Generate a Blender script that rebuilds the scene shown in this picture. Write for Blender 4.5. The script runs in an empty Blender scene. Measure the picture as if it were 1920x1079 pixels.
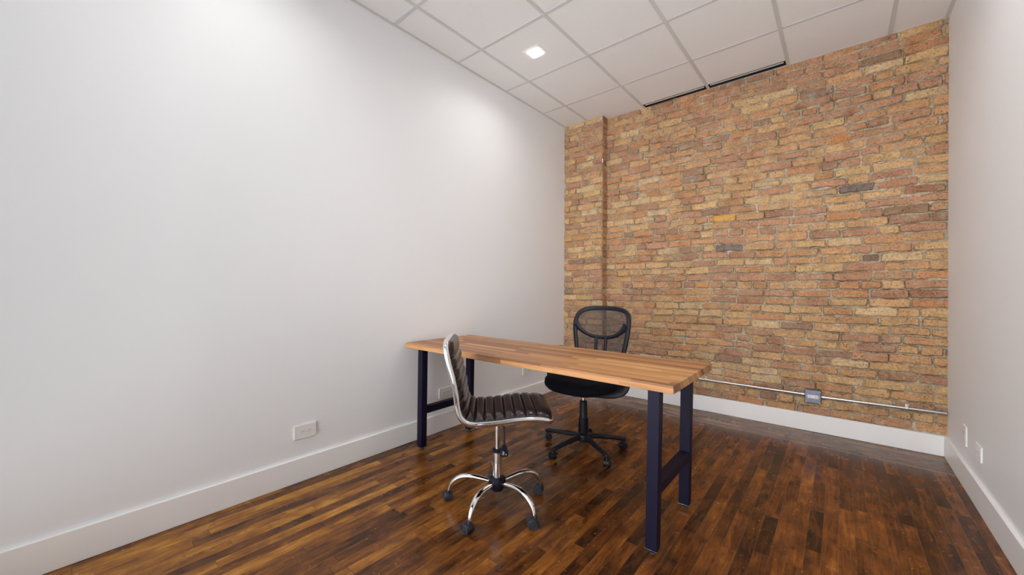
import bpy, bmesh, math, random
import numpy as np
from mathutils import Vector, Matrix
random.seed(4)
PI = math.pi
C = bpy.context.scene.collection

# ------------------------------------------------------------------ helpers
def col(r, g, b):
    f = lambda v: (v/255/12.92) if v/255 <= 0.04045 else ((v/255+0.055)/1.055)**2.4
    return (f(r), f(g), f(b), 1)

class NT:
    def __init__(s, name):
        s.m = bpy.data.materials.new(name); s.m.use_nodes = True
        s.t = s.m.node_tree; s.b = s.t.nodes['Principled BSDF']; s.out = s.t.nodes['Material Output']
    def n(s, typ, **kw):
        nd = s.t.nodes.new(typ)
        for k, v in kw.items(): setattr(nd, k, v)
        return nd
    def put(s, sock, v):
        if v is None: return
        if hasattr(v, 'is_linked') or hasattr(v, 'links'): s.t.links.new(v, sock)
        else: sock.default_value = v
    def math(s, op, a, b=None, c=None, clamp=False):
        nd = s.n('ShaderNodeMath', operation=op); nd.use_clamp = clamp
        for i, v in enumerate((a, b, c)): s.put(nd.inputs[i], v)
        return nd.outputs[0]
    def mix(s, f, a, b, mode='MIX'):
        nd = s.n('ShaderNodeMix', data_type='RGBA', blend_type=mode)
        s.put(nd.inputs[0], f); s.put(nd.inputs[6], a); s.put(nd.inputs[7], b)
        return nd.outputs[2]
    def mixf(s, f, a, b):
        nd = s.n('ShaderNodeMix', data_type='FLOAT')
        s.put(nd.inputs[0], f); s.put(nd.inputs[2], a); s.put(nd.inputs[3], b)
        return nd.outputs[0]
    def comb(s, x, y, z=0.0):
        nd = s.n('ShaderNodeCombineXYZ')
        for i, v in enumerate((x, y, z)): s.put(nd.inputs[i], v)
        return nd.outputs[0]
    def sep(s, v):
        nd = s.n('ShaderNodeSeparateXYZ'); s.put(nd.inputs[0], v); return nd.outputs
    def obj(s): return s.n('ShaderNodeTexCoord').outputs['Object']
    def noise(s, v, scale, detail=4, rough=.5, dist=0.0):
        nd = s.n('ShaderNodeTexNoise'); s.put(nd.inputs['Vector'], v)
        nd.inputs['Scale'].default_value = scale; nd.inputs['Detail'].default_value = detail
        nd.inputs['Roughness'].default_value = rough; nd.inputs['Distortion'].default_value = dist
        return nd.outputs[0]
    def ramp(s, f, stops, interp='LINEAR'):
        nd = s.n('ShaderNodeValToRGB'); s.put(nd.inputs[0], f)
        cr = nd.color_ramp; cr.interpolation = interp
        while len(cr.elements) > 1: cr.elements.remove(cr.elements[0])
        cr.elements[0].position = stops[0][0]; cr.elements[0].color = stops[0][1]
        for p, c in stops[1:]:
            e = cr.elements.new(p); e.color = c
        return nd.outputs[0]
    def map(s, v, lo, hi, a=0.0, b=1.0):
        nd = s.n('ShaderNodeMapRange'); s.put(nd.inputs[0], v)
        for i, q in enumerate((lo, hi, a, b)): s.put(nd.inputs[i+1], q)
        return nd.outputs[0]
    def bump(s, h, strength, dist=.002):
        nd = s.n('ShaderNodeBump'); s.put(nd.inputs['Height'], h)
        nd.inputs['Strength'].default_value = strength; nd.inputs['Distance'].default_value = dist
        s.t.links.new(nd.outputs[0], s.b.inputs['Normal'])
    def set(s, **kw):
        for k, v in kw.items(): s.put(s.b.inputs[k.replace('_', ' ')], v)
        return s.m

def simple(name, c, rough=.5, metal=0.0, var=.05, scale=30, bump=0.0, **kw):
    t = NT(name); n = t.noise(t.obj(), scale, 3)
    d = tuple(v*(1-var) for v in c[:3])+(1,); l = tuple(min(1, v*(1+var)) for v in c[:3])+(1,)
    t.set(Base_Color=t.mix(n, d, l), Roughness=rough, Metallic=metal)
    for k, v in kw.items(): t.b.inputs[k.replace('_', ' ')].default_value = v
    if bump: t.bump(n, bump, .001)
    return t.m

class MB:                                   # collects shapes into one mesh
    def __init__(s): s.v = []; s.f = []
    def add(s, verts, faces, M=None):
        o = len(s.v)
        s.v += [tuple(M @ Vector(p)) if M else tuple(p) for p in verts]
        s.f += [tuple(i+o for i in f) for f in faces]; return s
    def box(s, x0, x1, y0, y1, z0, z1, M=None):
        v = [(x, y, z) for z in (z0, z1) for y in (y0, y1) for x in (x0, x1)]
        return s.add(v, [(0, 2, 3, 1), (4, 5, 7, 6), (0, 1, 5, 4), (2, 6, 7, 3), (0, 4, 6, 2), (1, 3, 7, 5)], M)
    def prism(s, poly, z0, z1, M=None):     # polygon ccw in xy, extruded in z
        n = len(poly)
        v = [(x, y, z0) for x, y in poly]+[(x, y, z1) for x, y in poly]
        f = [tuple(range(n-1, -1, -1)), tuple(range(n, 2*n))]+[(i, (i+1) % n, n+(i+1) % n, n+i) for i in range(n)]
        return s.add(v, f, M)
    def lathe(s, prof, n=24, M=None):       # (r, z) list, capped
        v = []; f = []
        for r, z in prof:
            v += [(r*math.cos(2*PI*k/n), r*math.sin(2*PI*k/n), z) for k in range(n)]
        for i in range(len(prof)-1):
            for k in range(n):
                a, b = i*n+k, i*n+(k+1) % n
                f.append((a, b, b+n, a+n))
        f.append(tuple(range(n-1, -1, -1))); f.append(tuple(len(v)-n+k for k in range(n)))
        return s.add(v, f, M)
    def sweep(s, path, rad, n=12, closed=False, up=None, M=None):
        # rad: number, (a, b), or one per point; up = list of side hint vectors or one vector
        P = [Vector(p) for p in path]; m = len(P); v = []; f = []; prev = None
        for i in range(m):
            t = ((P[(i+1) % m]-P[i-1]) if closed else (P[min(i+1, m-1)]-P[max(i-1, 0)])).normalized()
            if up is not None:
                h = Vector(up[i] if isinstance(up, list) else up)
                a = (h-t*h.dot(t)).normalized()
            else:
                if prev is None:
                    h = Vector((0, 0, 1)) if abs(t.z) < .9 else Vector((1, 0, 0)); a = (h-t*h.dot(t)).normalized()
                else: a = (prev-t*prev.dot(t)).normalized()
            prev = a; b = t.cross(a)
            r = rad[i] if isinstance(rad, list) else rad
            ra, rb = r if isinstance(r, tuple) else (r, r)
            v += [tuple(P[i]+a*ra*math.cos(2*PI*k/n)+b*rb*math.sin(2*PI*k/n)) for k in range(n)]
        for i in range(m if closed else m-1):
            j = (i+1) % m
            for k in range(n): f.append((i*n+k, i*n+(k+1) % n, j*n+(k+1) % n, j*n+k))
        if not closed: f.append(tuple(range(n-1, -1, -1))); f.append(tuple((m-1)*n+k for k in range(n)))
        return s.add(v, f, M)
    def grid(s, pts, nu, nv, closed_v=False, M=None):   # pts[u][v]
        v = [p for row in pts for p in row]; f = []
        for i in range(nu-1):
            for j in range(nv if closed_v else nv-1):
                k = (j+1) % nv
                f.append((i*nv+j, i*nv+k, (i+1)*nv+k, (i+1)*nv+j))
        return s.add(v, f, M)
    def build(s, name, mat, parent=None, smooth=False, bevel=0, seg=2, angle=35):
        me = bpy.data.meshes.new(name); me.from_pydata(s.v, [], s.f)
        bm = bmesh.new(); bm.from_mesh(me); bmesh.ops.recalc_face_normals(bm, faces=bm.faces); bm.to_mesh(me); bm.free()
        o = bpy.data.objects.new(name, me); C.objects.link(o); me.materials.append(mat)
        if smooth or bevel:
            me.shade_smooth(); me.set_sharp_from_angle(angle=math.radians(angle))
        if bevel:
            md = o.modifiers.new('bevel', 'BEVEL'); md.width = bevel; md.segments = seg; md.limit_method = 'ANGLE'
            md.angle_limit = math.radians(40); md.harden_normals = True
        if parent: o.parent = parent
        return o

def tag(o, label, cat, group=None):
    o['label'] = label; o['category'] = cat
    if group: o['group'] = group
    return o
def empty(name, loc, rz=0, label=None, cat=None, group=None):
    o = bpy.data.objects.new(name, None); C.objects.link(o); o.location = loc; o.rotation_euler = (0, 0, rz)
    o.empty_display_size = .1
    if label: tag(o, label, cat, group)
    return o
def struct(o): o['kind'] = 'structure'; return o
def copy_tree(o, parent=None):
    c = o.copy(); C.objects.link(c); c.parent = parent
    for ch in list(o.children): copy_tree(ch, c)
    return c
def cr(points, n):                          # Catmull-Rom resample
    P = [Vector(p) for p in points]; P = [P[0]*2-P[1]]+P+[P[-1]*2-P[-2]]; out = []
    for i in range(1, len(P)-2):
        for k in range(n):
            t = k/n; a, b, c, d = P[i-1], P[i], P[i+1], P[i+2]
            out.append(.5*((2*b)+(c-a)*t+(2*a-5*b+4*c-d)*t*t+(3*b-a-3*c+d)*t**3))
    out.append(P[-2]); return out

# ------------------------------------------------------------------ room numbers
H = 3.0357; D = 3.9724; SK = .0114; T = .6096; GX = -2.1622; GY = 1.5428
FRONT = -.60                               # wall behind the camera
XL = lambda y: -2.4581+.0063*(D-y)
XR = lambda y: .5702-.0013*(D-y)
YB = lambda x: D+SK*x
XP, YP = -1.9723, 3.8352                    # brick pilaster corner

# ------------------------------------------------------------------ materials
def mat_paint(name, c, rough=.55):
    t = NT(name); o = t.obj(); n = t.noise(o, 220, 3); w = t.noise(o, 1.3, 2)
    t.set(Base_Color=t.mix(w, tuple(v*.985 for v in c[:3])+(1,), c), Roughness=rough); t.b.inputs['Specular IOR Level'].default_value = .35
    t.bump(n, .12, .0006); return t.m
WALL = mat_paint('wall_paint', (.845, .858, .874, 1), .5)
TRIM = mat_paint('trim_paint', (.90, .90, .90, 1), .35)

def mat_tile():
    t = NT('ceiling_tile'); o = t.obj(); n = t.noise(o, 330, 3, .7); w = t.noise(o, 22, 2)
    t.set(Base_Color=t.mix(t.map(n, .3, .62), (.79, .785, .78, 1), (.87, .87, .868, 1)), Roughness=.95)
    t.bump(n, .35, .001); return t.m
TILE = mat_tile()
TBAR = simple('grid_metal_white', (.63, .63, .62, 1), .6, var=.02)

def planks(t, u, v, w, lmin, lvar, seed):
    """u across, v along -> cell random value, color random, across-fraction, joint distance"""
    uu = t.math('DIVIDE', u, w); row = t.math('FLOOR', uu); fu = t.math('FRACT', uu)
    wn = t.n('ShaderNodeTexWhiteNoise', noise_dimensions='1D'); t.put(wn.inputs['W'], t.math('ADD', row, seed)); r = wn.outputs[0]
    L = t.math('MULTIPLY_ADD', r, lvar, lmin)
    vv = t.math('ADD', t.math('DIVIDE', v, L), t.math('MULTIPLY', r, 17.3)); cell = t.math('FLOOR', vv)
    fv = t.math('MULTIPLY', t.math('FRACT', vv), L)
    w2 = t.n('ShaderNodeTexWhiteNoise', noise_dimensions='2D'); t.put(w2.inputs['Vector'], t.comb(row, t.math('ADD', cell, seed)))
    eu = t.math('MULTIPLY', t.math('MINIMUM', fu, t.math('SUBTRACT', 1.0, fu)), w)
    ev = t.math('MINIMUM', fv, t.math('SUBTRACT', L, fv))
    return w2.outputs[0], w2.outputs[1], eu, ev

def mat_floor():
    t = NT('stained_maple_floor'); o = t.obj(); x, y, z = t.sep(o)
    B = t.math('GREATER_THAN', y, 3.612)
    u = t.mixf(B, x, t.math('SUBTRACT', y, 3.612)); v = t.mixf(B, y, x)
    val, rc, eu, ev = planks(t, u, v, .057, .30, .65, 3.0)
    off = t.n('ShaderNodeVectorMath', operation='SCALE'); t.put(off.inputs[0], rc); off.inputs[3].default_value = 31
    gv = t.n('ShaderNodeVectorMath', operation='ADD'); t.put(gv.inputs[0], t.comb(t.math('MULTIPLY', u, 34.0), t.math('MULTIPLY', v, 3.2))); t.put(gv.inputs[1], off.outputs[0])
    grain = t.noise(gv.outputs[0], 1.0, 6, .65, .6)
    gv2 = t.n('ShaderNodeVectorMath', operation='ADD'); t.put(gv2.inputs[0], t.comb(t.math('MULTIPLY', u, 150.0), t.math('MULTIPLY', v, 9.0))); t.put(gv2.inputs[1], off.outputs[0])
    fine = t.noise(gv2.outputs[0], 1.0, 4, .7)
    gv3 = t.n('ShaderNodeVectorMath', operation='ADD'); t.put(gv3.inputs[0], t.comb(t.math('MULTIPLY', u, 9.0), t.math('MULTIPLY', v, 5.0))); t.put(gv3.inputs[1], off.outputs[0])
    blot = t.noise(gv3.outputs[0], 1.0, 5, .6, .4)
    big = t.noise(o, .9, 3, .5)
    # the colour is lighter and more golden on the side towards the white wall
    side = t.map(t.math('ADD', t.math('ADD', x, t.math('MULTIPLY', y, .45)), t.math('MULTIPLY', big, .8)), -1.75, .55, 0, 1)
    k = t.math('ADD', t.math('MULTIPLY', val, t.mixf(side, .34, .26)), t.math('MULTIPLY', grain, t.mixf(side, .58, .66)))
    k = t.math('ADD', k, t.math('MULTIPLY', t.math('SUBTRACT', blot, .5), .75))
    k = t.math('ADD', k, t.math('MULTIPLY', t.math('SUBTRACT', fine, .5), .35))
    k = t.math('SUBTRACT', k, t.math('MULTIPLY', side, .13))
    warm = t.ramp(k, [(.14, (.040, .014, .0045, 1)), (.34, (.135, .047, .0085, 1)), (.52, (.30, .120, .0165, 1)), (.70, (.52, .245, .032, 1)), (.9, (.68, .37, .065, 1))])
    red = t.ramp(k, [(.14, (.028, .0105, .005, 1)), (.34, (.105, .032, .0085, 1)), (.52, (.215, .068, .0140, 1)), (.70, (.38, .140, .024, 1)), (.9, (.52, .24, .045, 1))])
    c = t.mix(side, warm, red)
    grey = t.mix(.35, t.ramp(k, [(.15, (.12, .066, .036, 1)), (.5, (.34, .195, .105, 1)), (.85, (.55, .35, .19, 1))]), red)
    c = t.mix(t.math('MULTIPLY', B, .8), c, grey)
    spots = t.noise(o, 75, 0, .5); c = t.mix(t.map(spots, .80, .84, 0, .6), c, (.50, .26, .07, 1))
    dark = t.noise(gv3.outputs[0], 2.3, 3, .6); c = t.mix(t.map(dark, .64, .74, 0, .7), c, (.028, .012, .006, 1))
    j = t.math('MAXIMUM', t.map(eu, .0003, .0013, 1, 0), t.map(ev, .0005, .0016, 1, 0))
    ju = t.map(eu, .0003, .0012, 1, 0); je = t.map(ev, .0005, .0016, 1, 0)
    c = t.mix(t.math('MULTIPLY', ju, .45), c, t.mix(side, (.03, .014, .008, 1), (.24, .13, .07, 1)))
    c = t.mix(t.math('MULTIPLY', je, .6), c, (.03, .014, .008, 1))
    edge = t.map(t.math('ABSOLUTE', t.math('SUBTRACT', y, 3.608)), .002, .014, .45, 0)
    c = t.mix(edge, c, (.38, .23, .12, 1))
    # scratches
    sc = t.n('ShaderNodeTexVoronoi', feature='DISTANCE_TO_EDGE'); sc.voronoi_dimensions = '2D'; t.put(sc.inputs['Vector'], o); sc.inputs['Scale'].default_value = 4.5
    sm = t.math('MULTIPLY', t.map(sc.outputs[0], .0004, .0035, 1, 0), t.map(t.noise(o, 7, 2), .56, .62, 0, .40))
    c = t.mix(sm, c, (.42, .25, .13, 1))
    rg = t.map(t.noise(o, 6, 5, .6), .3, .7, .16, .30)
    t.set(Base_Color=c, Roughness=rg); t.b.inputs['Specular IOR Level'].default_value = .26
    h = t.math('ADD', t.math('MULTIPLY', j, -1.0), t.math('MULTIPLY', grain, .30))
    h = t.math('ADD', h, t.math('MULTIPLY', t.noise(o, 3.0, 2), .9))
    t.bump(h, .16, .0016); return t.m
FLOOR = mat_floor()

def mat_block():
    t = NT('walnut_butcher_block'); o = t.obj(); x, y, z = t.sep(o)
    yy = t.math('ADD', y, t.math('MULTIPLY', z, 1.0))
    val, rc, eu, ev = planks(t, yy, x, .0423, .36, .42, 11.0)
    off = t.n('ShaderNodeVectorMath', operation='SCALE'); t.put(off.inputs[0], rc); off.inputs[3].default_value = 23
    g = t.n('ShaderNodeVectorMath', operation='ADD'); t.put(g.inputs[0], t.comb(t.math('MULTIPLY', x, 2.6), t.math('MULTIPLY', yy, 46.0))); t.put(g.inputs[1], off.outputs[0])
    gr = t.noise(g.outputs[0], 1.0, 5, .62, .9)
    g2 = t.n('ShaderNodeVectorMath', operation='ADD'); t.put(g2.inputs[0], t.comb(t.math('MULTIPLY', x, 14.0), t.math('MULTIPLY', yy, 420.0))); t.put(g2.inputs[1], off.outputs[0])
    fn = t.noise(g2.outputs[0], 1.0, 2, .5)
    k = t.math('ADD', t.math('MULTIPLY', val, .50), t.math('MULTIPLY', gr, .50)); k = t.math('ADD', k, t.math('MULTIPLY', t.math('SUBTRACT', fn, .5), .22))
    c = t.ramp(k, [(.12, (.17, .072, .036, 1)), (.36, (.31, .142, .066, 1)), (.55, (.45, .220, .093, 1)), (.72, (.60, .32, .132, 1)), (.92, (.70, .42, .185, 1))])
    j = t.map(t.math('MINIMUM', eu, ev), .0, .0008, .35, 0); c = t.mix(j, c, (.12, .05, .02, 1))
    t.set(Base_Color=c, Roughness=t.map(gr, .3, .7, .36, .48)); t.b.inputs['Specular IOR Level'].default_value = .25
    t.bump(fn, .06, .0005); return t.m
BLOCK = mat_block()

def mat_brick():
    t = NT('common_brick'); o = t.obj(); a = t.n('ShaderNodeVertexColor', layer_name='brick'); c = a.outputs[0]
    n1 = t.noise(o, 70, 5, .65); n2 = t.noise(o, 260, 3, .6); n3 = t.noise(o, 14, 3, .6)
    c = t.mix(1.0, c, t.ramp(n1, [(.28, (.60, .57, .55, 1)), (.5, (1, 1, 1, 1)), (.72, (1.26, 1.24, 1.2, 1))]), 'MULTIPLY')
    c = t.mix(1.0, c, t.ramp(n3, [(.25, (.86, .82, .80, 1)), (.5, (1, 1, 1, 1)), (.75, (1.1, 1.12, 1.15, 1))]), 'MULTIPLY')
    vo = t.n('ShaderNodeTexVoronoi'); t.put(vo.inputs['Vector'], o); vo.inputs['Scale'].default_value = 62
    pit = t.math('MULTIPLY', t.map(vo.outputs[0], .12, .24, 1, 0), t.map(t.noise(o, 24, 2), .46, .54, 0, 1))
    c = t.mix(t.math('MULTIPLY', pit, .75), c, (.05, .035, .025, 1))
    wh = t.map(t.noise(o, 34, 5, .75), .60, .68, 0, .5); c = t.mix(wh, c, (.66, .60, .52, 1))
    t.set(Base_Color=c, Roughness=.93); t.b.inputs['Specular IOR Level'].default_value = .2
    h = t.math('SUBTRACT', t.math('ADD', n1, t.math('MULTIPLY', n2, .5)), pit)
    t.bump(h, .8, .004); return t.m
BRICK = mat_brick()

BLACKMETAL = simple('black_powdercoat', (.0050, .0040, .018, 1), .5, .0, .35, 14, .05, Specular_IOR_Level=.22)
CHROME = simple('chrome', (.86, .87, .89, 1), .06, 1.0, .02, 3)
def mat_leather():
    t = NT('espresso_vinyl'); o = t.obj(); n = t.noise(o, 260, 4, .6); w = t.noise(o, 24, 2)
    t.set(Base_Color=t.mix(w, (.010, .006, .0085, 1), (.021, .0125, .015, 1)), Roughness=t.map(n, .3, .7, .21, .28)); t.b.inputs['Specular IOR Level'].default_value = .5
    t.bump(t.math('ADD', n, t.math('MULTIPLY', w, 1.2)), .16, .0012); return t.m
LEATHER = mat_leather()
PLASTIC = simple('black_plastic', (.006, .0065, .012, 1), .45, 0, .2, 40, .05, Specular_IOR_Level=.3)
RUBBER = simple('caster_grey_black', (.022, .023, .030, 1), .5, 0, .15, 40, Specular_IOR_Level=.35)
FABRIC = simple('black_seat_fabric', (.006, .006, .010, 1), .95, 0, .3, 500, .3, Specular_IOR_Level=.15)
SLOT = simple('dark_slot', (.03, .03, .03, 1), .6)
PLATE = simple('white_plate_plastic', (.82, .815, .80, 1), .3, var=.01)
GALV = simple('galvanised_steel', (.62, .64, .66, 1), .3, 1.0, .12, 60)
BOXMETAL = simple('grey_box_steel', (.19, .215, .26, 1), .42, .75, .25, 45)
SCREW = simple('screw_steel', (.7, .7, .7, 1), .25, 1.0)
DARKVOID = simple('vent_black', (.012, .010, .009, 1), .8)
WHITEMARK = simple('white_marking', (.75, .75, .75, 1), .6)
def mat_mesh():
    t = NT('mesh_fabric'); o = t.obj(); x, y, z = t.sep(o)
    s1 = t.math('SINE', t.math('MULTIPLY', t.math('ADD', y, t.math('MULTIPLY', z, .7)), 2300.0)); s2 = t.math('SINE', t.math('MULTIPLY', t.math('SUBTRACT', y, t.math('MULTIPLY', z, .7)), 2300.0))
    f = t.map(t.math('MAXIMUM', s1, s2), .1, .5, .28, .82)
    tr = t.n('ShaderNodeBsdfTransparent'); ms = t.n('ShaderNodeMixShader')
    t.set(Base_Color=(.025, .026, .032, 1), Roughness=.7)
    t.put(ms.inputs[0], f); t.t.links.new(tr.outputs[0], ms.inputs[1]); t.t.links.new(t.b.outputs[0], ms.inputs[2]); t.t.links.new(ms.outputs[0], t.out.inputs[0])
    return t.m
MESH = mat_mesh()
def mat_glass():
    t = NT('fill_window_glass'); tr = t.n('ShaderNodeBsdfTransparent'); gl = t.n('ShaderNodeBsdfGlossy'); gl.inputs['Roughness'].default_value = .02
    fr = t.n('ShaderNodeFresnel'); fr.inputs[0].default_value = 1.45; ms = t.n('ShaderNodeMixShader')
    for a, b in ((fr.outputs[0], ms.inputs[0]), (tr.outputs[0], ms.inputs[1]), (gl.outputs[0], ms.inputs[2]), (ms.outputs[0], t.out.inputs[0])): t.t.links.new(a, b)
    return t.m
GLASS = mat_glass()  # pane of the added, unseen opening behind the camera
def emit(name, c, s):
    t = NT(name); t.set(Base_Color=(.8, .8, .8, 1)); t.b.inputs['Emission Color'].default_value = c; t.b.inputs['Emission Strength'].default_value = s; return t.m
LED = emit('led_diffuser', (1, .97, .93, 1), 14.0)

# ------------------------------------------------------------------ shell
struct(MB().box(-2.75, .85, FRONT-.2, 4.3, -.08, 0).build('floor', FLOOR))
struct(MB().prism([(XL(FRONT)-.14, FRONT-.14), (XL(FRONT), FRONT-.14), (XL(4.2), 4.2), (XL(4.2)-.14, 4.2)], 0, H+.2).build('wall_left', WALL))
struct(MB().prism([(XR(FRONT), FRONT-.14), (XR(FRONT)+.14, FRONT-.14), (XR(4.2)+.14, 4.2), (XR(4.2), 4.2)], 0, H+.2).build('wall_right', WALL))

# brick wall: a relief of uneven courses, one mesh with a colour per point
def vnoise(x, y, s, seed, octv=1):
    rs = np.random.RandomState(seed); G = rs.rand(257, 257); out = 0; amp = 1; tot = 0
    for o in range(octv):
        X = x/s*(2**o)+11.3*o+100; Y = y/s*(2**o)+5.7*o+100
        ix = np.floor(X).astype(int); iy = np.floor(Y).astype(int); fx = X-ix; fy = Y-iy
        fx = fx*fx*(3-2*fx); fy = fy*fy*(3-2*fy); g = lambda a, b: G[a % 257, b % 257]
        out = out+amp*((g(ix, iy)*(1-fx)+g(ix+1, iy)*fx)*(1-fy)+(g(ix, iy+1)*(1-fx)+g(ix+1, iy+1)*fx)*fy); tot += amp; amp *= .55
    return out/tot*2-1
PAL = [((206, 170, 120), .18), ((200, 158, 110), .18), ((196, 148, 104), .18), ((190, 134, 92), .10), ((182, 134, 106), .18), ((166, 122, 98), .11), ((142, 112, 94), .05), ((212, 184, 140), .02)]
PC = np.array([col(*c)[:3] for c, _ in PAL]); PW = np.array([w for _, w in PAL]); PW = PW/PW.sum()
COURSE = .0678
SPECIAL = []                                # (x, z, colour) of bricks that stand out
def brick_patch(x0, x1, z0, z1, seed, place, res=.0039, special=()):
    rs = np.random.RandomState(seed)
    nx = max(3, int((x1-x0)/res)+1); nz = int((z1-z0)/res)+1
    X, Z = np.meshgrid(np.linspace(x0, x1, nx), np.linspace(z0, z1, nz))
    wz = Z+.006*vnoise(X, Z*0, .45, seed+1)+.0035*vnoise(X, Z, .09, seed+2)+.0022*vnoise(X, Z, .022, seed+12, 2)
    wx = X+.0035*vnoise(X, Z, .07, seed+3)+.0022*vnoise(X, Z, .02, seed+13, 2)
    K = np.floor(wz/COURSE).astype(int); kmin, kmax = K.min(), K.max()
    col_ = np.zeros(X.shape+(3,)); hgt = np.zeros(X.shape)
    mort = np.array(col(192, 176, 150)[:3]); mort2 = np.array(col(166, 146, 120)[:3]); mort3 = np.array(col(168, 166, 154)[:3])
    mn = (vnoise(X, Z, .05, seed+4, 3)+1)/2; mn2 = np.clip((vnoise(X, Z, .16, seed+5, 2)-.25)*3, 0, 1)
    M = (mort[None, None]*mn[..., None]+mort2*(1-mn[..., None])); M = M*(1-.6*mn2[..., None])+mort3*.6*mn2[..., None]
    white = np.clip((vnoise(X, Z, .11, seed+6, 3)-.42)*5, 0, 1)*np.clip(1.6-abs(Z-1.1)*.9, .25, 1)
    M = M*(1-.7*white[..., None])+np.array(col(212, 202, 186)[:3])*.7*white[..., None]
    depth = -.003+.0045*vnoise(X, Z, .05, seed+7, 2)-.007*np.clip((vnoise(X, Z, .10, seed+8, 2)-.15)*3, 0, 1)
    hgt[:] = depth; col_[:] = M
    clump = rs.rand(200)
    for k in range(kmin, kmax+1):
        sel = K == k
        if not sel.any(): continue
        header = (k % 7 == 3); e = [x0-.3*rs.rand()-.05]
        while e[-1] < x1+.05:
            L = rs.normal(.112, .008) if (header and rs.rand() < .8) or rs.rand() < .10 else rs.normal(.216, .009)
            e.append(e[-1]+L+.004)
        e = np.array(e); xs = wx[sel]; zs = wz[sel]-(k+.5)*COURSE
        idx = np.clip(np.searchsorted(e, xs)-1, 0, len(e)-2); n = len(e)-1
        pal = rs.choice(len(PC), n, p=PW); base = PC[pal]*(1+rs.normal(0, .07, (n, 1)))*(1+rs.normal(0, .025, (n, 3)))
        tone = clump[k % 200]                # some courses are mostly red, some mostly buff
        for i in range(n):
            if rs.rand() < .45:
                base[i] = PC[[0, 1, 1, 7][rs.randint(4)] if tone < .5 else [2, 3, 4, 5][rs.randint(4)]]*(1+rs.normal(0, .07))
            cx = (e[i]+e[i+1])/2
            for (sx, sz, sc) in special:
                if abs((k+.5)*COURSE-sz) < COURSE*.5 and e[i] <= sx < e[i+1]: base[i] = np.array(col(*sc)[:3])
        base = base*.69+np.array(col(186, 150, 116)[:3])*.31
        for i in range(n):
            for (sx, sz, sc) in special:
                if abs((k+.5)*COURSE-sz) < COURSE*.5 and e[i] <= sx < e[i+1]: base[i] = np.array(col(*sc)[:3])
        hw = (e[1:]-e[:-1])/2-rs.uniform(.002, .009, n); hh = COURSE/2-rs.uniform(.0025, .0085, n)
        off = rs.normal(0, .0022, n); tilt = rs.normal(0, .02, n); cxs = (e[1:]+e[:-1])/2; tz = rs.normal(0, .010, n)
        lx = xs-cxs[idx]; lz = zs-lx*tz[idx]
        r = .010; qx = np.abs(lx)-(hw[idx]-r); qz = np.abs(lz)-(hh[idx]-r)
        sd = np.hypot(np.maximum(qx, 0), np.maximum(qz, 0))+np.minimum(np.maximum(qx, qz), 0)-r
        Xs, Zs = X[sel], Z[sel]
        sd = sd+.0050*vnoise(Xs, Zs, .032, seed+9, 3)+.020*np.clip(vnoise(Xs, Zs, .13, seed+10, 2)-.35, 0, 1)
        m = np.clip(-sd/.0032+.35, 0, 1); m = m*m*(3-2*m)
        bump = .0075+off[idx]+lx*tilt[idx]-np.clip(1+sd/.008, 0, 1)**2*.0022+.0012*vnoise(Xs, Zs, .03, seed+11, 3)
        hgt[sel] = depth[sel]*(1-m)+bump*m
        bc = base[idx]*(1+.10*vnoise(Xs, Zs, .05, seed+14, 3))[:, None]
        two = np.clip((vnoise(Xs+k*3.1, Zs, .12, seed+15, 2)-.25)*3, 0, 1)*.35
        bc = bc*(1-two[:, None])+np.array(col(140, 98, 76)[:3])*two[:, None]
        smear = np.clip((vnoise(Xs, Zs, .06, seed+16, 3)-.25)*2.5, 0, 1)*.6
        bc = bc*(1-smear[:, None])+M[sel]*smear[:, None]
        crack = np.clip(1-np.abs(sd-.0008)/.0028, 0, 1)*np.clip(vnoise(Xs, Zs, .08, seed+17, 2)*2.6+.35, 0, 1)
        hgt[sel] -= crack*.011
        cc = M[sel]*(1-m[:, None])+bc*m[:, None]
        cc = cc*(1-.72*crack[:, None])
        lime = np.clip(1-np.abs(lz+hh[idx]+.002+.003*vnoise(Xs, Zs, .05, seed+18, 2))/.0030, 0, 1)*np.clip(vnoise(Xs, Zs*.25, .16, seed+19, 3)*3.2-.55, 0, 1)*.8
        col_[sel] = cc*(1-lime[:, None])+np.array(col(222, 214, 202)[:3])*lime[:, None]
    pos = place(X, Z, hgt); nvx = nx
    i, j = np.meshgrid(np.arange(nz-1), np.arange(nx-1), indexing='ij'); a = (i*nvx+j).ravel()
    F = np.stack([a, a+1, a+1+nvx, a+nvx], 1)
    return pos.reshape(-1, 3), F, np.concatenate([col_, np.ones(X.shape+(1,))], 2).reshape(-1, 4)
def stack3(a, b, c): return np.stack([a, b, c], -1)
SPECIAL = [(-.80, 1.50, (128, 116, 108)), (.18, 1.93, (132, 116, 108)), (-.86, 1.77, (216, 164, 92)), (.21, 1.42, (134, 108, 92)), (.02, 2.35, (196, 130, 78)), (-1.02, 1.18, (204, 150, 96)), (-1.543, .461, (216, 204, 188))]
patches = [brick_patch(XP-.01, .60, 0, H+.04, 21, lambda X, Z, h: stack3(X, YB(X)-h, Z), special=SPECIAL),
           brick_patch(-2.50, XP, 0, H+.04, 57, lambda X, Z, h: stack3(X+0*h, YP-h+np.clip((X-(XP-.012))/.012, 0, 1)*.010, Z)),
           brick_patch(YP-.003, YB(XP)+.02, 0, H+.04, 73, lambda X, Z, h: stack3(XP+h*.8-.006, X, Z))]
vo, fo, co = [], [], []; n0 = 0
for p, f, c in patches: vo.append(p); fo.append(f+n0); co.append(c); n0 += len(p)
V = np.concatenate(vo); F = np.concatenate(fo); CO = np.concatenate(co)
me = bpy.data.meshes.new('wall_back'); me.vertices.add(len(V)); me.vertices.foreach_set('co', V.ravel())
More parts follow.
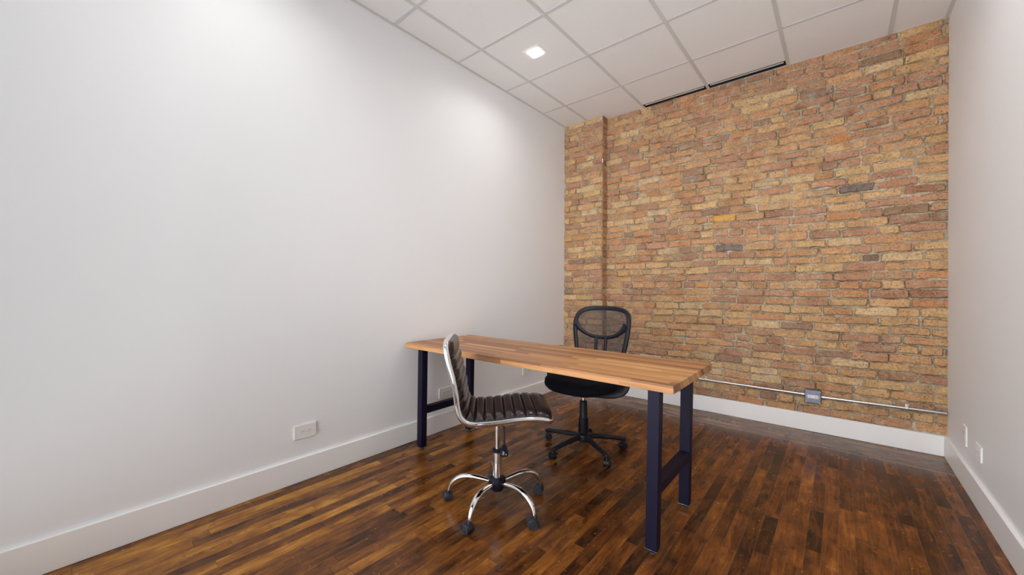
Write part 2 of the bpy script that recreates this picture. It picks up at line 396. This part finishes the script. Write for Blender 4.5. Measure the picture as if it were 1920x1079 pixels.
me.loops.add(F.size); me.loops.foreach_set('vertex_index', F.ravel().astype(np.int32))
me.polygons.add(len(F)); me.polygons.foreach_set('loop_start', np.arange(0, F.size, 4, dtype=np.int32))
me.update(calc_edges=True)
at = me.color_attributes.new('brick', 'FLOAT_COLOR', 'POINT'); at.data.foreach_set('color', np.clip(CO, 0, 1).astype(np.float32).ravel())
me.shade_smooth(); me.materials.append(BRICK)
wb = bpy.data.objects.new('wall_back', me); C.objects.link(wb); struct(wb)

# front wall behind the camera, with a wide glazed opening added to let in fill light
fw = MB(); ox0, ox1, oz0, oz1 = -2.40, .50, .06, 2.95; a, b = XL(FRONT), XR(FRONT)
fw.box(a, ox0, FRONT-.14, FRONT, 0, H+.2).box(ox1, b, FRONT-.14, FRONT, 0, H+.2).box(ox0, ox1, FRONT-.14, FRONT, oz1, H+.2).box(ox0, ox1, FRONT-.14, FRONT, 0, oz0)
struct(fw.build('wall_front', WALL))
wf = MB()
for q in (ox0, (2*ox0+ox1)/3, (ox0+2*ox1)/3, ox1-.04): wf.box(q, q+.04, FRONT-.10, FRONT-.04, oz0, oz1)
wf.box(ox0, ox1, FRONT-.10, FRONT-.04, oz1-.04, oz1).box(ox0, ox1, FRONT-.10, FRONT-.04, oz0, oz0+.04)
win = struct(wf.build('fill_window_1', BLACKMETAL))
MB().box(ox0+.02, ox1-.02, FRONT-.072, FRONT-.066, oz0+.02, oz1-.02).build('fill_window_pane', GLASS, win)

# baseboards
bh, bt = .140, .018
def board(name, poly): struct(MB().prism(poly, .001, bh).build(name, TRIM, bevel=.002))
board('baseboard_left', [(XL(FRONT), FRONT), (XL(FRONT)+bt, FRONT), (XL(3.82)+bt, 3.812), (XL(3.82), 3.812)])
board('baseboard_right', [(XR(FRONT)-bt, FRONT), (XR(FRONT), FRONT), (XR(3.93), 3.958), (XR(3.93)-bt, 3.940)])
board('baseboard_back', [(XP+.004, 3.930), (XR(3.95)-bt, 3.957-.004), (XR(3.95), 3.978), (XP+.004, 3.955)])
board('baseboard_far_left', [(XL(3.8)+.001, 3.812), (XP+.024, 3.812), (XP+.024, 3.928), (XP+.004, 3.928), (XP+.004, 3.832), (XL(3.8)+.001, 3.832)])

# ceiling: lay-in tiles (one mesh) and the metal grid
xs = [XL(1)-.05]+[GX+i*T for i in range(0, 5)]+[.62]
ys = [FRONT-.1]+[GY+j*T for j in range(-3, 4)]+[4.02]
SL0, SL1 = 3.868, 3.956                     # slot vent band along the brick
g = .0035; ct = MB(); LX = [(0, 3), ]
lamp_cells = []
LAMP = [(GX+.5*T, GY+1.5*T), (GX+.5*T, GY-1.5*T), (GX+3.5*T, GY+1.5*T), (GX+3.5*T, GY-1.5*T)]
LAMP = [(x, y) for x, y in LAMP]
hs = .056
for i in range(len(xs)-1):
    for j in range(len(ys)-1):
        x0, x1, y0, y1 = xs[i]+g, xs[i+1]-g, ys[j]+g, ys[j+1]-g
        if j == len(ys)-2 and i in (2, 3): y1 = SL0
        lp = [(x, y) for x, y in LAMP if x0 < x < x1 and y0 < y < y1]
        if lp:
            lx, ly = lp[0]
            for (a0, a1, b0, b1) in ((x0, lx-hs, y0, y1), (lx+hs, x1, y0, y1), (lx-hs, lx+hs, y0, ly-hs), (lx-hs, lx+hs, ly+hs, y1)): ct.box(a0, a1, b0, b1, H, H+.015)
        else: ct.box(x0, x1, y0, y1, H, H+.015)
struct(ct.build('ceiling', TILE))
struct(MB().box(-2.62, .75, FRONT-.14, 4.2, H+.19, H+.22).build('ceiling_deck', DARKVOID))
tb = MB(); hwb = .012
for x in xs[1:-1]: tb.box(x-hwb, x+hwb, FRONT, 3.962, H-.0035, H-.0005).box(x-.003, x+.003, FRONT, 3.962, H-.0005, H+.03)
for y in ys[1:-1]: tb.box(XL(y), XR(y), y-hwb, y+hwb, H-.0025, H-.0004).box(XL(y), XR(y), y-.003, y+.003, H-.0004, H+.03)
struct(tb.build('trim_1', TBAR))
wa = MB(); wa.prism([(XL(FRONT), FRONT), (XL(FRONT)+.02, FRONT), (XL(3.8)+.02, 3.825), (XL(3.8), 3.825)], H-.004, H-.0005)
wa.prism([(XR(FRONT)-.02, FRONT), (XR(FRONT), FRONT), (XR(3.9), 3.96), (XR(3.9)-.02, 3.96)], H-.004, H-.0005)
wa.box(XP, .57, 3.957, 3.965, H-.003, H-.0005)
struct(wa.build('trim_2', TBAR))

# slot vents
def slot_vent(x0, x1, label):
    r = empty('slot_vent', ((x0+x1)/2, (SL0+SL1)/2, H), 0, label, 'air vent', 'slot vents along the brick wall')
    L = (x1-x0)/2-.012; w = (SL1-SL0)/2
    m = MB(); m.box(-L, L, -w, w, .05, .055).box(-L, L, -w, -w+.002, 0, .05).box(-L, L, w-.006, w-.004, 0, .05).box(-L, -L+.002, -w, w, 0, .05).box(L-.002, L, -w, w, 0, .05)
    m.build('vent_housing', DARKVOID, r)
    MB().box(-L+.014, L-.014, -w+.014, -w+.036, .0, .002).build('air_blade', TBAR, r)
    MB().box(-L, L, w-.006, w, -.002, .004).build('vent_flange', TBAR, r)
slot_vent(xs[2], xs[3], 'black linear slot vent in the ceiling, left one of the pair above the brick wall')
slot_vent(xs[3], xs[4], 'black linear slot vent in the ceiling, right one of the pair above the brick wall')

# square downlights
def downlight(x, y, label):
    r = empty('ceiling_downlight', (x, y, H), 0, label, 'ceiling light', 'square ceiling downlights')
    f = MB()
    for (a0, a1, b0, b1) in ((-.078, .078, -.078, -.046), (-.078, .078, .046, .078), (-.078, -.046, -.046, .046), (.046, .078, -.046, .046)): f.box(a0, a1, b0, b1, -.003, -.0003)
    f.build('lamp_trim', TILE, r, bevel=.001)
    MB().box(-.047, .047, -.047, .047, -.008, -.002).build('lamp_diffuser', LED, r)
    ld = bpy.data.lights.new('downlight_glow', 'AREA'); ld.shape = 'SQUARE'; ld.size = .09; ld.energy = 3.2; ld.color = (1, .985, .965); ld.spread = math.radians(155)
    lo = bpy.data.objects.new('lamp_glow', ld); C.objects.link(lo); lo.parent = r; lo.location = (0, 0, -.0095)
for (x, y), lb in zip(LAMP, ('small square white recessed ceiling light lit above the desk', 'square recessed ceiling light nearest the camera over the white left wall', 'square recessed ceiling light between the desk end and the right wall', 'square recessed ceiling light over the open floor in front of the desk')): downlight(x, y, lb)

# ------------------------------------------------------------------ outlets
def outlet(loc, rz, w, h, label, horiz=True, double=True, cat='wall outlet', grp='outlets on the painted walls', decora=False):
    """faces local +x; y runs along the wall"""
    r = empty('wall_outlet', loc, rz, label, cat, grp)
    MB().box(0.0002, .0085, -w/2, w/2, -h/2, h/2).build('face_plate', PLATE, r, bevel=.002)
    if decora:
        MB().box(.006, .0078, -.0165, .0165, -.033, .033).build('rocker', PLATE, r, bevel=.0008)
        return r
    for s in (-1, 1):
        cy, cz = (s*.0195, 0) if horiz else (0, s*.0195)
        oc = [(.0145*math.cos(t)*1.0, .0145*math.sin(t)) for t in [PI/8+PI/4*k for k in range(8)]]
        f = MB(); f.add([(.008, cy+p, cz+q) for p, q in oc]+[(.0092, cy+p, cz+q) for p, q in oc], [tuple(range(7, -1, -1)), tuple(range(8, 16))]+[(k, (k+1) % 8, 8+(k+1) % 8, 8+k) for k in range(8)])
        fo_ = f.build('receptacle', PLATE, r)
        sl = MB()
        if horiz: sl.box(.009, .0095, cy-.006, cy+.003, cz+.0048, cz+.0066).box(.009, .0095, cy-.006, cy+.003, cz-.0066, cz-.0048).box(.009, .0095, cy+.006, cy+.0098, cz-.002, cz+.002)
        else: sl.box(.009, .0095, cy-.0066, cy-.0048, cz-.003, cz+.006).box(.009, .0095, cy+.0048, cy+.0066, cz-.003, cz+.006).box(.009, .0095, cy-.002, cy+.002, cz-.0098, cz-.006)
        sl.build('contact_slots', SLOT, fo_)
    MB().lathe([(.0028, 0), (.0028, .0008), (.001, .0013)], 10, Matrix.Translation((.0083, 0, 0)) @ Matrix.Rotation(PI/2, 4, 'Y')).build('plate_screw', SCREW, r)
    return r
outlet((XL(.956), .956, .291), 0, .124, .081, 'white duplex outlet low on the open left wall, in front of the desk')
outlet((XL(2.035), 2.035, .300), 0, .124, .081, 'white duplex outlet on the left wall seen between the desk legs')
outlet((XL(3.113), 3.113, .303), 0, .124, .081, 'white duplex outlet on the left wall under the far edge of the desk')
outlet((XR(3.46), 3.462, .294), PI, .075, .117, 'upright white plate low on the right wall, nearest the brick corner', horiz=False)
outlet((XR(3.17), 3.170, .290), PI, .124, .081, 'wide white outlet plate low on the right wall, farther from the brick corner')

# ------------------------------------------------------------------ conduit and steel box on the brick
CY = lambda x: YB(x)-.030
bx, bz = -.161, .290
def conduit(x0, x1, z0, z1, label, cat='conduit'):
    p = [(x0+(x1-x0)*k/12, CY(x0+(x1-x0)*k/12), z0+(z1-z0)*k/12) for k in range(13)]
    o = MB().sweep(p, .0092, 14).build('steel_conduit', GALV, smooth=True)
    tag(o, label, cat, 'conduit along the brick wall'); return o
ca = conduit(-1.88, bx-.055, .302, .296, 'galvanised conduit pipe on the brick, from behind the desk to the steel box')
cb = conduit(bx+.055, .563, .292, .303, 'galvanised conduit pipe on the brick, from the steel box to the right wall')
def strap(x, z, parent):
    y = CY(x); m = MB()
    arc = [(x, y+.0102*math.cos(t)*0+(-math.sin(t))*.0102, z+math.cos(t)*.0102) for t in [PI*k/10 for k in range(11)]]
    m.sweep([(x, y+.022, z+.0102)]+arc+[(x, y+.022, z-.0102)], [(.0012, .009)]*13, 8, up=[(0, 0, 1)]+[(0, -math.sin(t), math.cos(t)) for t in [PI*k/10 for k in range(11)]]+[(0, 0, -1)])
    m.box(x-.009, x+.009, y+.012, y+.016, z+.008, z+.026)
    m.lathe([(.005, 0), (.005, .002), (.002, .004)], 10, Matrix.Translation((x, y+.012, z+.018)) @ Matrix.Rotation(PI/2, 4, 'X'))
    return m.build('pipe_strap', GALV, parent, smooth=True)
strap(-.955, .300, ca); strap(.372, .300, cb)
jb = empty('junction_box', (bx, YB(bx)-.004, bz), math.atan(SK), 'grey steel outlet box with white receptacle on the brick wall', 'outlet box')
MB().box(-.052, .052, -.048, .0, -.052, .052).build('box_body', BOXMETAL, jb, bevel=.005, seg=3)
MB().box(-.050, .050, -.054, -.0485, -.050, .050).build('box_cover', BOXMETAL, jb, bevel=.004, seg=3)
f = MB().box(-.034, .034, -.0575, -.0535, -.0135, .0135).build('receptacle', PLATE, jb, bevel=.001)
for s in (-1, 1):
    c_ = s*.0195
    MB().box(c_-.006, c_+.003, -.0585, -.0573, .0045, .0065).box(c_-.006, c_+.003, -.0585, -.0573, -.0065, -.0045).box(c_+.0055, c_+.009, -.0585, -.0573, -.002, .002).build('contact_slots', SLOT, f)
for p, q in ((-.044, .044), (.044, .044), (-.044, -.044), (.044, -.044), (-.042, 0), (.042, 0)):
    MB().lathe([(.0042, 0), (.0042, .002), (.0025, .0035)], 10, Matrix.Translation((p, -.054, q)) @ Matrix.Rotation(PI/2, 4, 'X')).build('cover_screw', SCREW, jb, smooth=True)
for s, zz in ((-1, .006), (1, .002)):
    MB().lathe([(.013, 0), (.0135, .004), (.0125, .005), (.0125, .016), (.0145, .017), (.0145, .022), (.0112, .0235)], 14, Matrix.Translation((s*.051, -.026, zz)) @ Matrix.Rotation(s*PI/2, 4, 'Y')).build('conduit_connector', GALV, jb, smooth=True)

# ------------------------------------------------------------------ desk
DX0, DX1, DY0, DY1, DZ, DT = -2.412, -.522, 1.640, 2.275, .750, .035
desk = empty('desk', ((DX0+DX1)/2, (DY0+DY1)/2, 0), .0036, 'long butcher block desk with black square steel legs', 'desk')
hl, hd = (DX1-DX0)/2, (DY1-DY0)/2
MB().box(-hl, hl, -hd, hd, DZ-DT, DZ).build('tabletop', BLOCK, desk, bevel=.0015)
lean = .010
def leg(cx, cy):
    w, q = .0255, .0235; z0, z1 = .024, DZ-DT-.004
    v = [(cx+sx*w+(lean if z else 0), cy+sy*q, z1 if z else z0) for z in (0, 1) for sy in (-1, 1) for sx in (-1, 1)]
    m = MB(); m.add(v, [(0, 2, 3, 1), (4, 5, 7, 6), (0, 1, 5, 4), (2, 6, 7, 3), (0, 4, 6, 2), (1, 3, 7, 5)])
    o = m.build('leg', BLACKMETAL, desk, bevel=.002)
    MB().lathe([(.015, .0005), (.017, .003), (.015, .008), (.006, .010), (.006, .026)], 16, Matrix.Translation((cx, cy, 0))).build('levelling_foot', RUBBER, o, smooth=True)
    MB().box(cx-.027, cx+.027, cy-.025, cy+.025, .0225, .0245).build('end_cap', SCREW, o)
    return o
ox, oy = -(DX0+DX1)/2, -(DY0+DY1)/2
legx = (-2.262+ox, -.6185+ox); legy = (1.676+oy, 2.138+oy)
for lx in legx:
    for ly in legy: leg(lx, ly)
    MB().box(lx-.0235+.004, lx+.0235+.004, legy[0]+.022, legy[1]-.022, .256, .304).build('crossbar', BLACKMETAL, desk, bevel=.002)
    MB().box(lx-.03+lean, lx+.03+lean, legy[0]-.024, legy[1]+.05, DZ-DT-.0045, DZ-DT-.0003).build('mounting_plate', BLACKMETAL, desk)

# ------------------------------------------------------------------ casters
def caster(parent, x, y, ang, R=.0245, top=.062, hood_mat=RUBBER, wheel_mat=RUBBER):
    M = Matrix.Translation((x, y, 0)) @ Matrix.Rotation(ang, 4, 'Z')
    wheels = MB(); off = .012
    for s in (-1, 1):
        W = M @ Matrix.Translation((-off, s*.0125, R)) @ Matrix.Rotation(-s*PI/2, 4, 'X')
        wheels.lathe([(R*.96, -.0065), (R, -.004), (R, .005), (R*.93, .0085), (R*.80, .0100), (R*.74, .0088), (R*.30, .0088), (R*.24, .0105), (R*.05, .011)], 24, W)
    w = wheels.build('caster', wheel_mat, parent, smooth=True)
    hood = MB(); n = 14; pts = []
    for k in range(n+1):
        a = -.35+(PI*.98+.35)*k/n; pts.append([(-off+(R+.0035)*math.cos(a), t, R+(R+.0035)*math.sin(a)) for t in (-.0205, -.017, .017, .0205)])
    for row in pts:
        row[0] = (row[0][0]*.98, row[0][1], row[0][2]-.003); row[3] = (row[3][0]*.98, row[3][1], row[3][2]-.003)
    hood.grid(pts, n+1, 4, M=M)
    inner = [[(p[0]*.93, p[1], p[2]-.0022) for p in row] for row in pts]; hood.grid(inner, n+1, 4, M=M)
    hood.lathe([(.009, .03), (.010, R*2), (.0085, top-.004), (.0055, top)], 12, M)
    hood.build('caster_hood', hood_mat, w, smooth=True)
    return w

# ------------------------------------------------------------------ ribbed chrome chair
hub1 = (-1.376, 1.503)
ch = empty('office_chair', (hub1[0], hub1[1], 0), math.radians(43.8), 'armless ribbed dark leather office chair on a chrome swivel base', 'chair')
prof = [(-.252, .897), (-.249, .860), (-.236, .795), (-.214, .712), (-.200, .640), (-.193, .583), (-.180, .541), (-.156, .514), (-.120, .502), (-.060, .503), (.010, .509), (.102, .5205), (.190, .523), (.240, .516), (.262, .505)]
pp = cr([(s, 0, z) for s, z in prof], 12)
d_ = [0]
for i in range(1, len(pp)): d_.append(d_[-1]+(pp[i]-pp[i-1]).length)
LT = d_[-1]
def at_u(u):
    u = min(max(u, 0), LT); i = max(1, next((k for k in range(1, len(d_)) if d_[k] >= u), len(d_)-1))
    f_ = (u-d_[i-1])/max(1e-9, d_[i]-d_[i-1]); P = pp[i-1].lerp(pp[i], f_)
    a0 = at_t(u-.012); a1 = at_t(u+.012); t = (a1-a0).normalized()
    return P, t, Vector((-t.z, 0, t.x))     # point, tangent (top to front), normal towards the sitter
def at_t(u):
    u = min(max(u, 0), LT); i = max(1, next((k for k in range(1, len(d_)) if d_[k] >= u), len(d_)-1))
    return pp[i-1].lerp(pp[i], (u-d_[i-1])/max(1e-9, d_[i]-d_[i-1]))
def half_w(u):
    w = .205
    def e(x, r, rw): return rw*(1-math.sqrt(max(0, 1-(1-min(x, r)/r)**2)))
    return w-e(u, .055, .085)-e(LT-u, .035, .035)
seams = [0, .088]+[.088+(LT-.168)*k/13 for k in range(1, 13)]+[LT-.080, LT]
NU, NV = 15*14, 31
front, back = [], []
for i in range(NU+1):
    si = min(i//14, 14); fr = (i-14*si)/14; u = seams[si]+(seams[si+1]-seams[si])*fr; uc = min(max(u, .004), LT-.004); P, t, n = at_u(uc); hw_ = half_w(uc)-.005
    rib = (max(0.0, 1-abs(2*fr-1)**2.8))**.6
    if i in (0, NU): rib = 0
    endf = min(1, min(u, LT-u)/.012)
    ra, rb_ = [], []
    for j in range(NV):
        q = -1+2*j/(NV-1); q = math.sin(q*PI/2) if abs(q) < 1 else q; e = 1-abs(q)**6
        th = (.007+.014*e**.6)*(.4+.6*endf)+(.0135*rib)*(max(0, 1-abs(q)**9))**.6
        ra.append(tuple(P+n*th+Vector((0, q*hw_, 0)))); rb_.append(tuple(P-n*.006*(e**.5)+Vector((0, q*hw_, 0))))
    front.append(ra); back.append(rb_)
pad = MB(); pad.grid(front, NU+1, NV); pad.grid([r[::-1] for r in back], NU+1, NV)
for A, B_ in ((front, back),):
    for i in range(NU):
        for (j) in (0, NV-1):
            pad.add([A[i][j], A[i+1][j], B_[i+1][j], B_[i][j]], [(0, 1, 2, 3)])
    for i in (0, NU):
        for j in range(NV-1): pad.add([A[i][j], A[i][j+1], B_[i][j+1], B_[i][j]], [(0, 1, 2, 3)])
pad.build('padded_seat_shell', LEATHER, ch, smooth=True, angle=50)
# chrome rim all round
rim, hint = [], []
us = [LT*k/110 for k in range(111)]
for u in us:
    uc = min(max(u, .0005), LT-.0005); P, t, n = at_u(uc); rim.append(P+Vector((0, -half_w(uc), 0))-n*.001); hint.append(tuple(n))
def across(u, s):
    P, t, n = at_u(u); h = half_w(u); out = []
    for k in range(1, 12): out.append((P+Vector((0, s*h*(1-2*k/12), 0)), tuple(n)))
    return out
for p, h_ in across(LT, -1): rim.append(p); hint.append(h_)
for u in us[::-1]:
    uc = min(max(u, .0005), LT-.0005); P, t, n = at_u(uc); rim.append(P+Vector((0, half_w(uc), 0))-n*.001); hint.append(tuple(n))
for p, h_ in across(0.0005, 1): rim.append(p); hint.append(h_)
MB().sweep(rim, [(.0135, .0075)]*len(rim), 12, closed=True, up=hint).build('chrome_rim', CHROME, ch, smooth=True, angle=80)
# under-seat steel
MB().box(-.085, .075, -.085, .085, .478, .492).box(-.045, .045, -.05, .05, .455, .480).build('seat_mount', PLASTIC, ch, bevel=.004)
MB().lathe([(.0140, .285), (.0140, .460), (.022, .462)], 24).build('gas_piston', CHROME, ch, smooth=True)
MB().lathe([(.026, .287), (.0275, .291), (.0275, .301), (.024, .304), (.015, .306)], 24).build('column_collar', PLASTIC, ch, smooth=True)
MB().lathe([(.0245, .148), (.0245, .290), (.020, .291)], 32).build('chrome_column', CHROME, ch, smooth=True)
MB().lathe([(.018, .082), (.030, .088), (.043, .108), (.047, .130), (.045, .148), (.036, .156), (.0255, .158)], 28).build('base_hub', PLASTIC, ch, smooth=True)
lp_ = cr([(.030, -.045, .462), (.030, -.062, .430), (.032, -.070, .385), (.033, -.074, .345)], 5)
lv = MB().sweep(lp_, (.006, .004), 10, up=(1, 0, 0)).build('height_lever', PLASTIC, ch, smooth=True)
pd = [(-.009, .355), (.009, .355), (.018, .325), (.0225, .300), (.018, .290), (-.018, .290), (-.0225, .300), (-.018, .325)]
PM = Matrix.Translation((.033, -.074, 0)) @ Matrix.Rotation(math.radians(8), 4, 'Z')
hp = MB().add([(p, y, z) for y in (-.005, .005) for p, z in pd], [tuple(range(7, -1, -1)), tuple(range(8, 16))]+[(k, (k+1) % 8, 8+(k+1) % 8, 8+k) for k in range(8)], PM).build('lever_paddle', PLASTIC, lv, bevel=.002)
ic = MB()                                   # small white lift and tilt pictograms
for a0, a1 in (((-.012, .306), (-.004, .318)), ((-.004, .318), (-.010, .321)), ((-.004, .318), (.001, .311)), ((-.010, .304), (-.001, .303)), ((.005, .305), (.013, .305)), ((.009, .305), (.009, .299)), ((-.008, .312), (.000, .306))):
    ic.sweep([(a0[0], -.0056, a0[1]), (a1[0], -.0056, a1[1])], .0009, 6, M=PM)
ic.build('lever_marking', WHITEMARK, lv)
for k in range(5):
    a = math.radians(-148.8+72*k-43.8); ca_, sa = math.cos(a), math.sin(a)
    pf = cr([(r_*ca_, r_*sa, z_) for r_, z_ in ((.030, .128), (.085, .139), (.145, .146), (.195, .140), (.232, .119), (.256, .090), (.266, .062))], 6)
    m_ = len(pf); rr = []
    for i in range(m_):
        f_ = i/(m_-1); w_ = .0105+.0055*math.sin(min(1, f_*1.15)*PI)**1.0; rr.append((w_*.78, w_))
    MB().sweep(pf, rr, 16).build('leg', CHROME, ch, smooth=True, angle=80)
    caster(ch, .268*ca_, .268*sa, a+[2.2, 1.4, .9, -.6, 2.5][k], top=.070)

# ------------------------------------------------------------------ mesh back task chair
hub2 = (-1.396, 2.436)
tc = empty('task_chair', (hub2[0], hub2[1], 0), math.radians(-89), 'black mesh back task chair pushed in behind the desk', 'chair')
def sup(a, b, n, p=2.7, cx=0, cy=0):
    out = []
    for k in range(n):
        t = 2*PI*k/n; c_, s_ = math.cos(t), math.sin(t)
        out.append((cx+a*math.copysign(abs(c_)**(2/p), c_), cy+b*math.copysign(abs(s_)**(2/p), s_)))
    return out
lay = [(.0, .428, .55), (.17, .430, .60), (.20, .437, .80), (.222, .452, .93), (.238, .470, .99), (.246, .486, 1.0), (.243, .500, .985), (.228, .511, .93), (.19, .517, .78), (.12, .514, .5), (.0, .510, .0)]
rows = []
for (r0, z, f_) in lay:
    ring = sup(max(.001, .235*f_), max(.001, .252*f_), 48)
    rows.append([(x+.022, y, z-(.016*max(0, (x+.022-.10)/.16)**2)+.010*max(0, abs(y)/.25)**2*(1 if z > .49 else 0)) for x, y in ring])
MB().grid(rows, len(rows), 48, closed_v=True).build('seat', FABRIC, tc, smooth=True, angle=80)
MB().box(-.10, .09, -.055, .055, .392, .432).box(.05, .075, .05, .075, .395, .420).build('tilt_mechanism', PLASTIC, tc, bevel=.008)
MB().sweep([(.02, -.05, .412), (.02, -.12, .410), (.015, -.19, .405)], .006, 8).build('height_lever', PLASTIC, tc, smooth=True)
MB().lathe([(.0135, .33), (.0135, .395)], 20).build('gas_piston', CHROME, tc, smooth=True)
MB().lathe([(.034, .10), (.037, .115), (.035, .225), (.032, .228), (.029, .235), (.027, .345), (.022, .350)], 28).build('column_cover', PLASTIC, tc, smooth=True)
MB().lathe([(.030, .058), (.052, .070), (.056, .092), (.050, .112), (.036, .122)], 28).build('base_hub', PLASTIC, tc, smooth=True)
for k in range(5):
    a = math.radians(-173.9+72*k+89); c_, s_ = math.cos(a), math.sin(a)
    pf = [(r_*c_, r_*s_, z_) for r_, z_ in ((.04, .096), (.12, .092), (.20, .084), (.26, .077), (.296, .071), (.306, .067))]
    MB().sweep(pf, [(.018, .024), (.0165, .021), (.015, .018), (.0145, .0165), (.0145, .0165), (.008, .011)], 14, up=(0, 0, 1)).build('leg', PLASTIC, tc, smooth=True, angle=70)
    caster(tc, .296*c_, .296*s_, a+[.5, 1.3, -.7, .4, 2.0][k], R=.0235, top=.064, hood_mat=PLASTIC, wheel_mat=PLASTIC)
# back frame
def bk(t, z, off=0): return (-.258-(z-.60)*.16-.03*max(0, (z-.85)/.15)**2+.035*(t/.22)**2+off, t, z)
half = [(0, .996), (.10, .992), (.165, .980), (.203, .955), (.219, .915), (.222, .860), (.215, .790), (.203, .720), (.190, .660), (.165, .610), (.10, .590), (0, .585)]
loop = [p for p in half]+[(-t, z) for t, z in half[-2:0:-1]]
L3 = [Vector(bk(t, z)) for t, z in loop]
def crc(P, n):
    m = len(P); out = []
    for i in range(m):
        a, b, c, d = P[i-1], P[i], P[(i+1) % m], P[(i+2) % m]
        for k in range(n):
            t = k/n; out.append(.5*((2*b)+(c-a)*t+(2*a-5*b+4*c-d)*t*t+(3*b-a-3*c+d)*t**3))
    return out
LP = crc(L3, 6)
MB().sweep(LP, [(.011, .0185)]*len(LP), 12, closed=True, up=(1, 0, 0)).build('backrest_frame', PLASTIC, tc, smooth=True, angle=80)
ms = MB(); NR = 14; cen = .78; rows = []
for i in range(1, NR+1):
    rows.append([bk(p.y*i/NR, cen+(p.z-cen)*i/NR, .004) for p in LP])
ms.grid(rows, NR, len(LP), closed_v=True); ms.add([bk(0, cen, .004)]+rows[0], [(0, 1+k, 1+(k+1) % len(LP)) for k in range(len(LP))])
ms.build('backrest_mesh', MESH, tc, smooth=True)
sm_ = cr([bk(t, z, .012) for t, z in ((-.213, .872), (-.175, .832), (-.125, .798), (-.070, .780), (0, .775), (.070, .780), (.125, .798), (.175, .832), (.213, .872))], 5)
k_ = len(sm_)
MB().sweep(sm_, [(.008, .014+.022*abs(2*i/(k_-1)-1)**5) for i in range(k_)], 10, up=(1, 0, 0)).build('lumbar_bar', PLASTIC, tc, smooth=True)
for s in (-1, 1):
    MB().sweep(cr([bk(s*.041, .782, .012), bk(s*.039, .70, .010), bk(s*.036, .60, -.002), (-.262, s*.032, .52), (-.225, s*.032, .44), (-.15, s*.032, .414), (-.07, s*.032, .41)], 5), (.009, .0115), 10).build('back_support', PLASTIC, tc, smooth=True)
    # armrest
    ar = MB(); r_ = sup(.115, .030, 28, 3.0, -.065, s*.285)
    ar.add([(x, y, z) for z, q in ((.672, .9), (.678, 1), (.690, 1), (.697, .92)) for x, y in [(-.065+(x-(-.065))*q, s*.285+(y-s*.285)*q) for x, y in r_]], [tuple(range(27, -1, -1)), tuple(range(84, 112))]+[(28*l+k, 28*l+(k+1) % 28, 28*(l+1)+(k+1) % 28, 28*(l+1)+k) for l in range(3) for k in range(28)])
    a_o = ar.build('armrest', PLASTIC, tc, smooth=True)
    MB().sweep(cr([(-.06, s*.285, .674), (-.055, s*.300, .62), (-.04, s*.302, .54), (-.02, s*.292, .472), (0, s*.250, .444), (.01, s*.18, .430), (.01, s*.09, .424)], 6), (.016, .034), 12).build('armrest_bracket', PLASTIC, a_o, smooth=True)

# ------------------------------------------------------------------ world fill light through the added glazing, camera
w = bpy.data.worlds.new('World'); bpy.context.scene.world = w; w.use_nodes = True
bg = w.node_tree.nodes['Background']; bg.inputs[0].default_value = (.955, .973, .99, 1); bg.inputs[1].default_value = 5.2

cam = bpy.data.cameras.new('Camera'); co_ = bpy.data.objects.new('Camera', cam); C.objects.link(co_)
f_px, yaw, pt, ro, hh_ = 721.74, .7051, .0005, .0043, 1.1542
cam.sensor_fit = 'HORIZONTAL'; cam.sensor_width = 36; cam.lens = f_px*36/1920; cam.clip_start = .02
fwd = Vector((-math.sin(yaw)*math.cos(pt), math.cos(yaw)*math.cos(pt), math.sin(pt)))
r = Vector((math.cos(yaw), math.sin(yaw), 0)); u = r.cross(fwd)
r2 = r*math.cos(ro)+u*math.sin(ro); u2 = -r*math.sin(ro)+u*math.cos(ro)
R3 = Matrix((r2, u2, -fwd)).transposed(); co_.matrix_world = Matrix.Translation((0, 0, hh_)) @ R3.to_4x4()
sc = bpy.context.scene; sc.camera = co_
sc.view_settings.view_transform = 'Standard'; sc.view_settings.look = 'None'; sc.view_settings.gamma = 1; sc.view_settings.exposure = 0.23
sc.cycles.max_bounces = 10; sc.cycles.diffuse_bounces = 6; sc.cycles.transparent_max_bounces = 12
sc.cycles.use_denoising = True; sc.cycles.caustics_reflective = False; sc.cycles.caustics_refractive = False
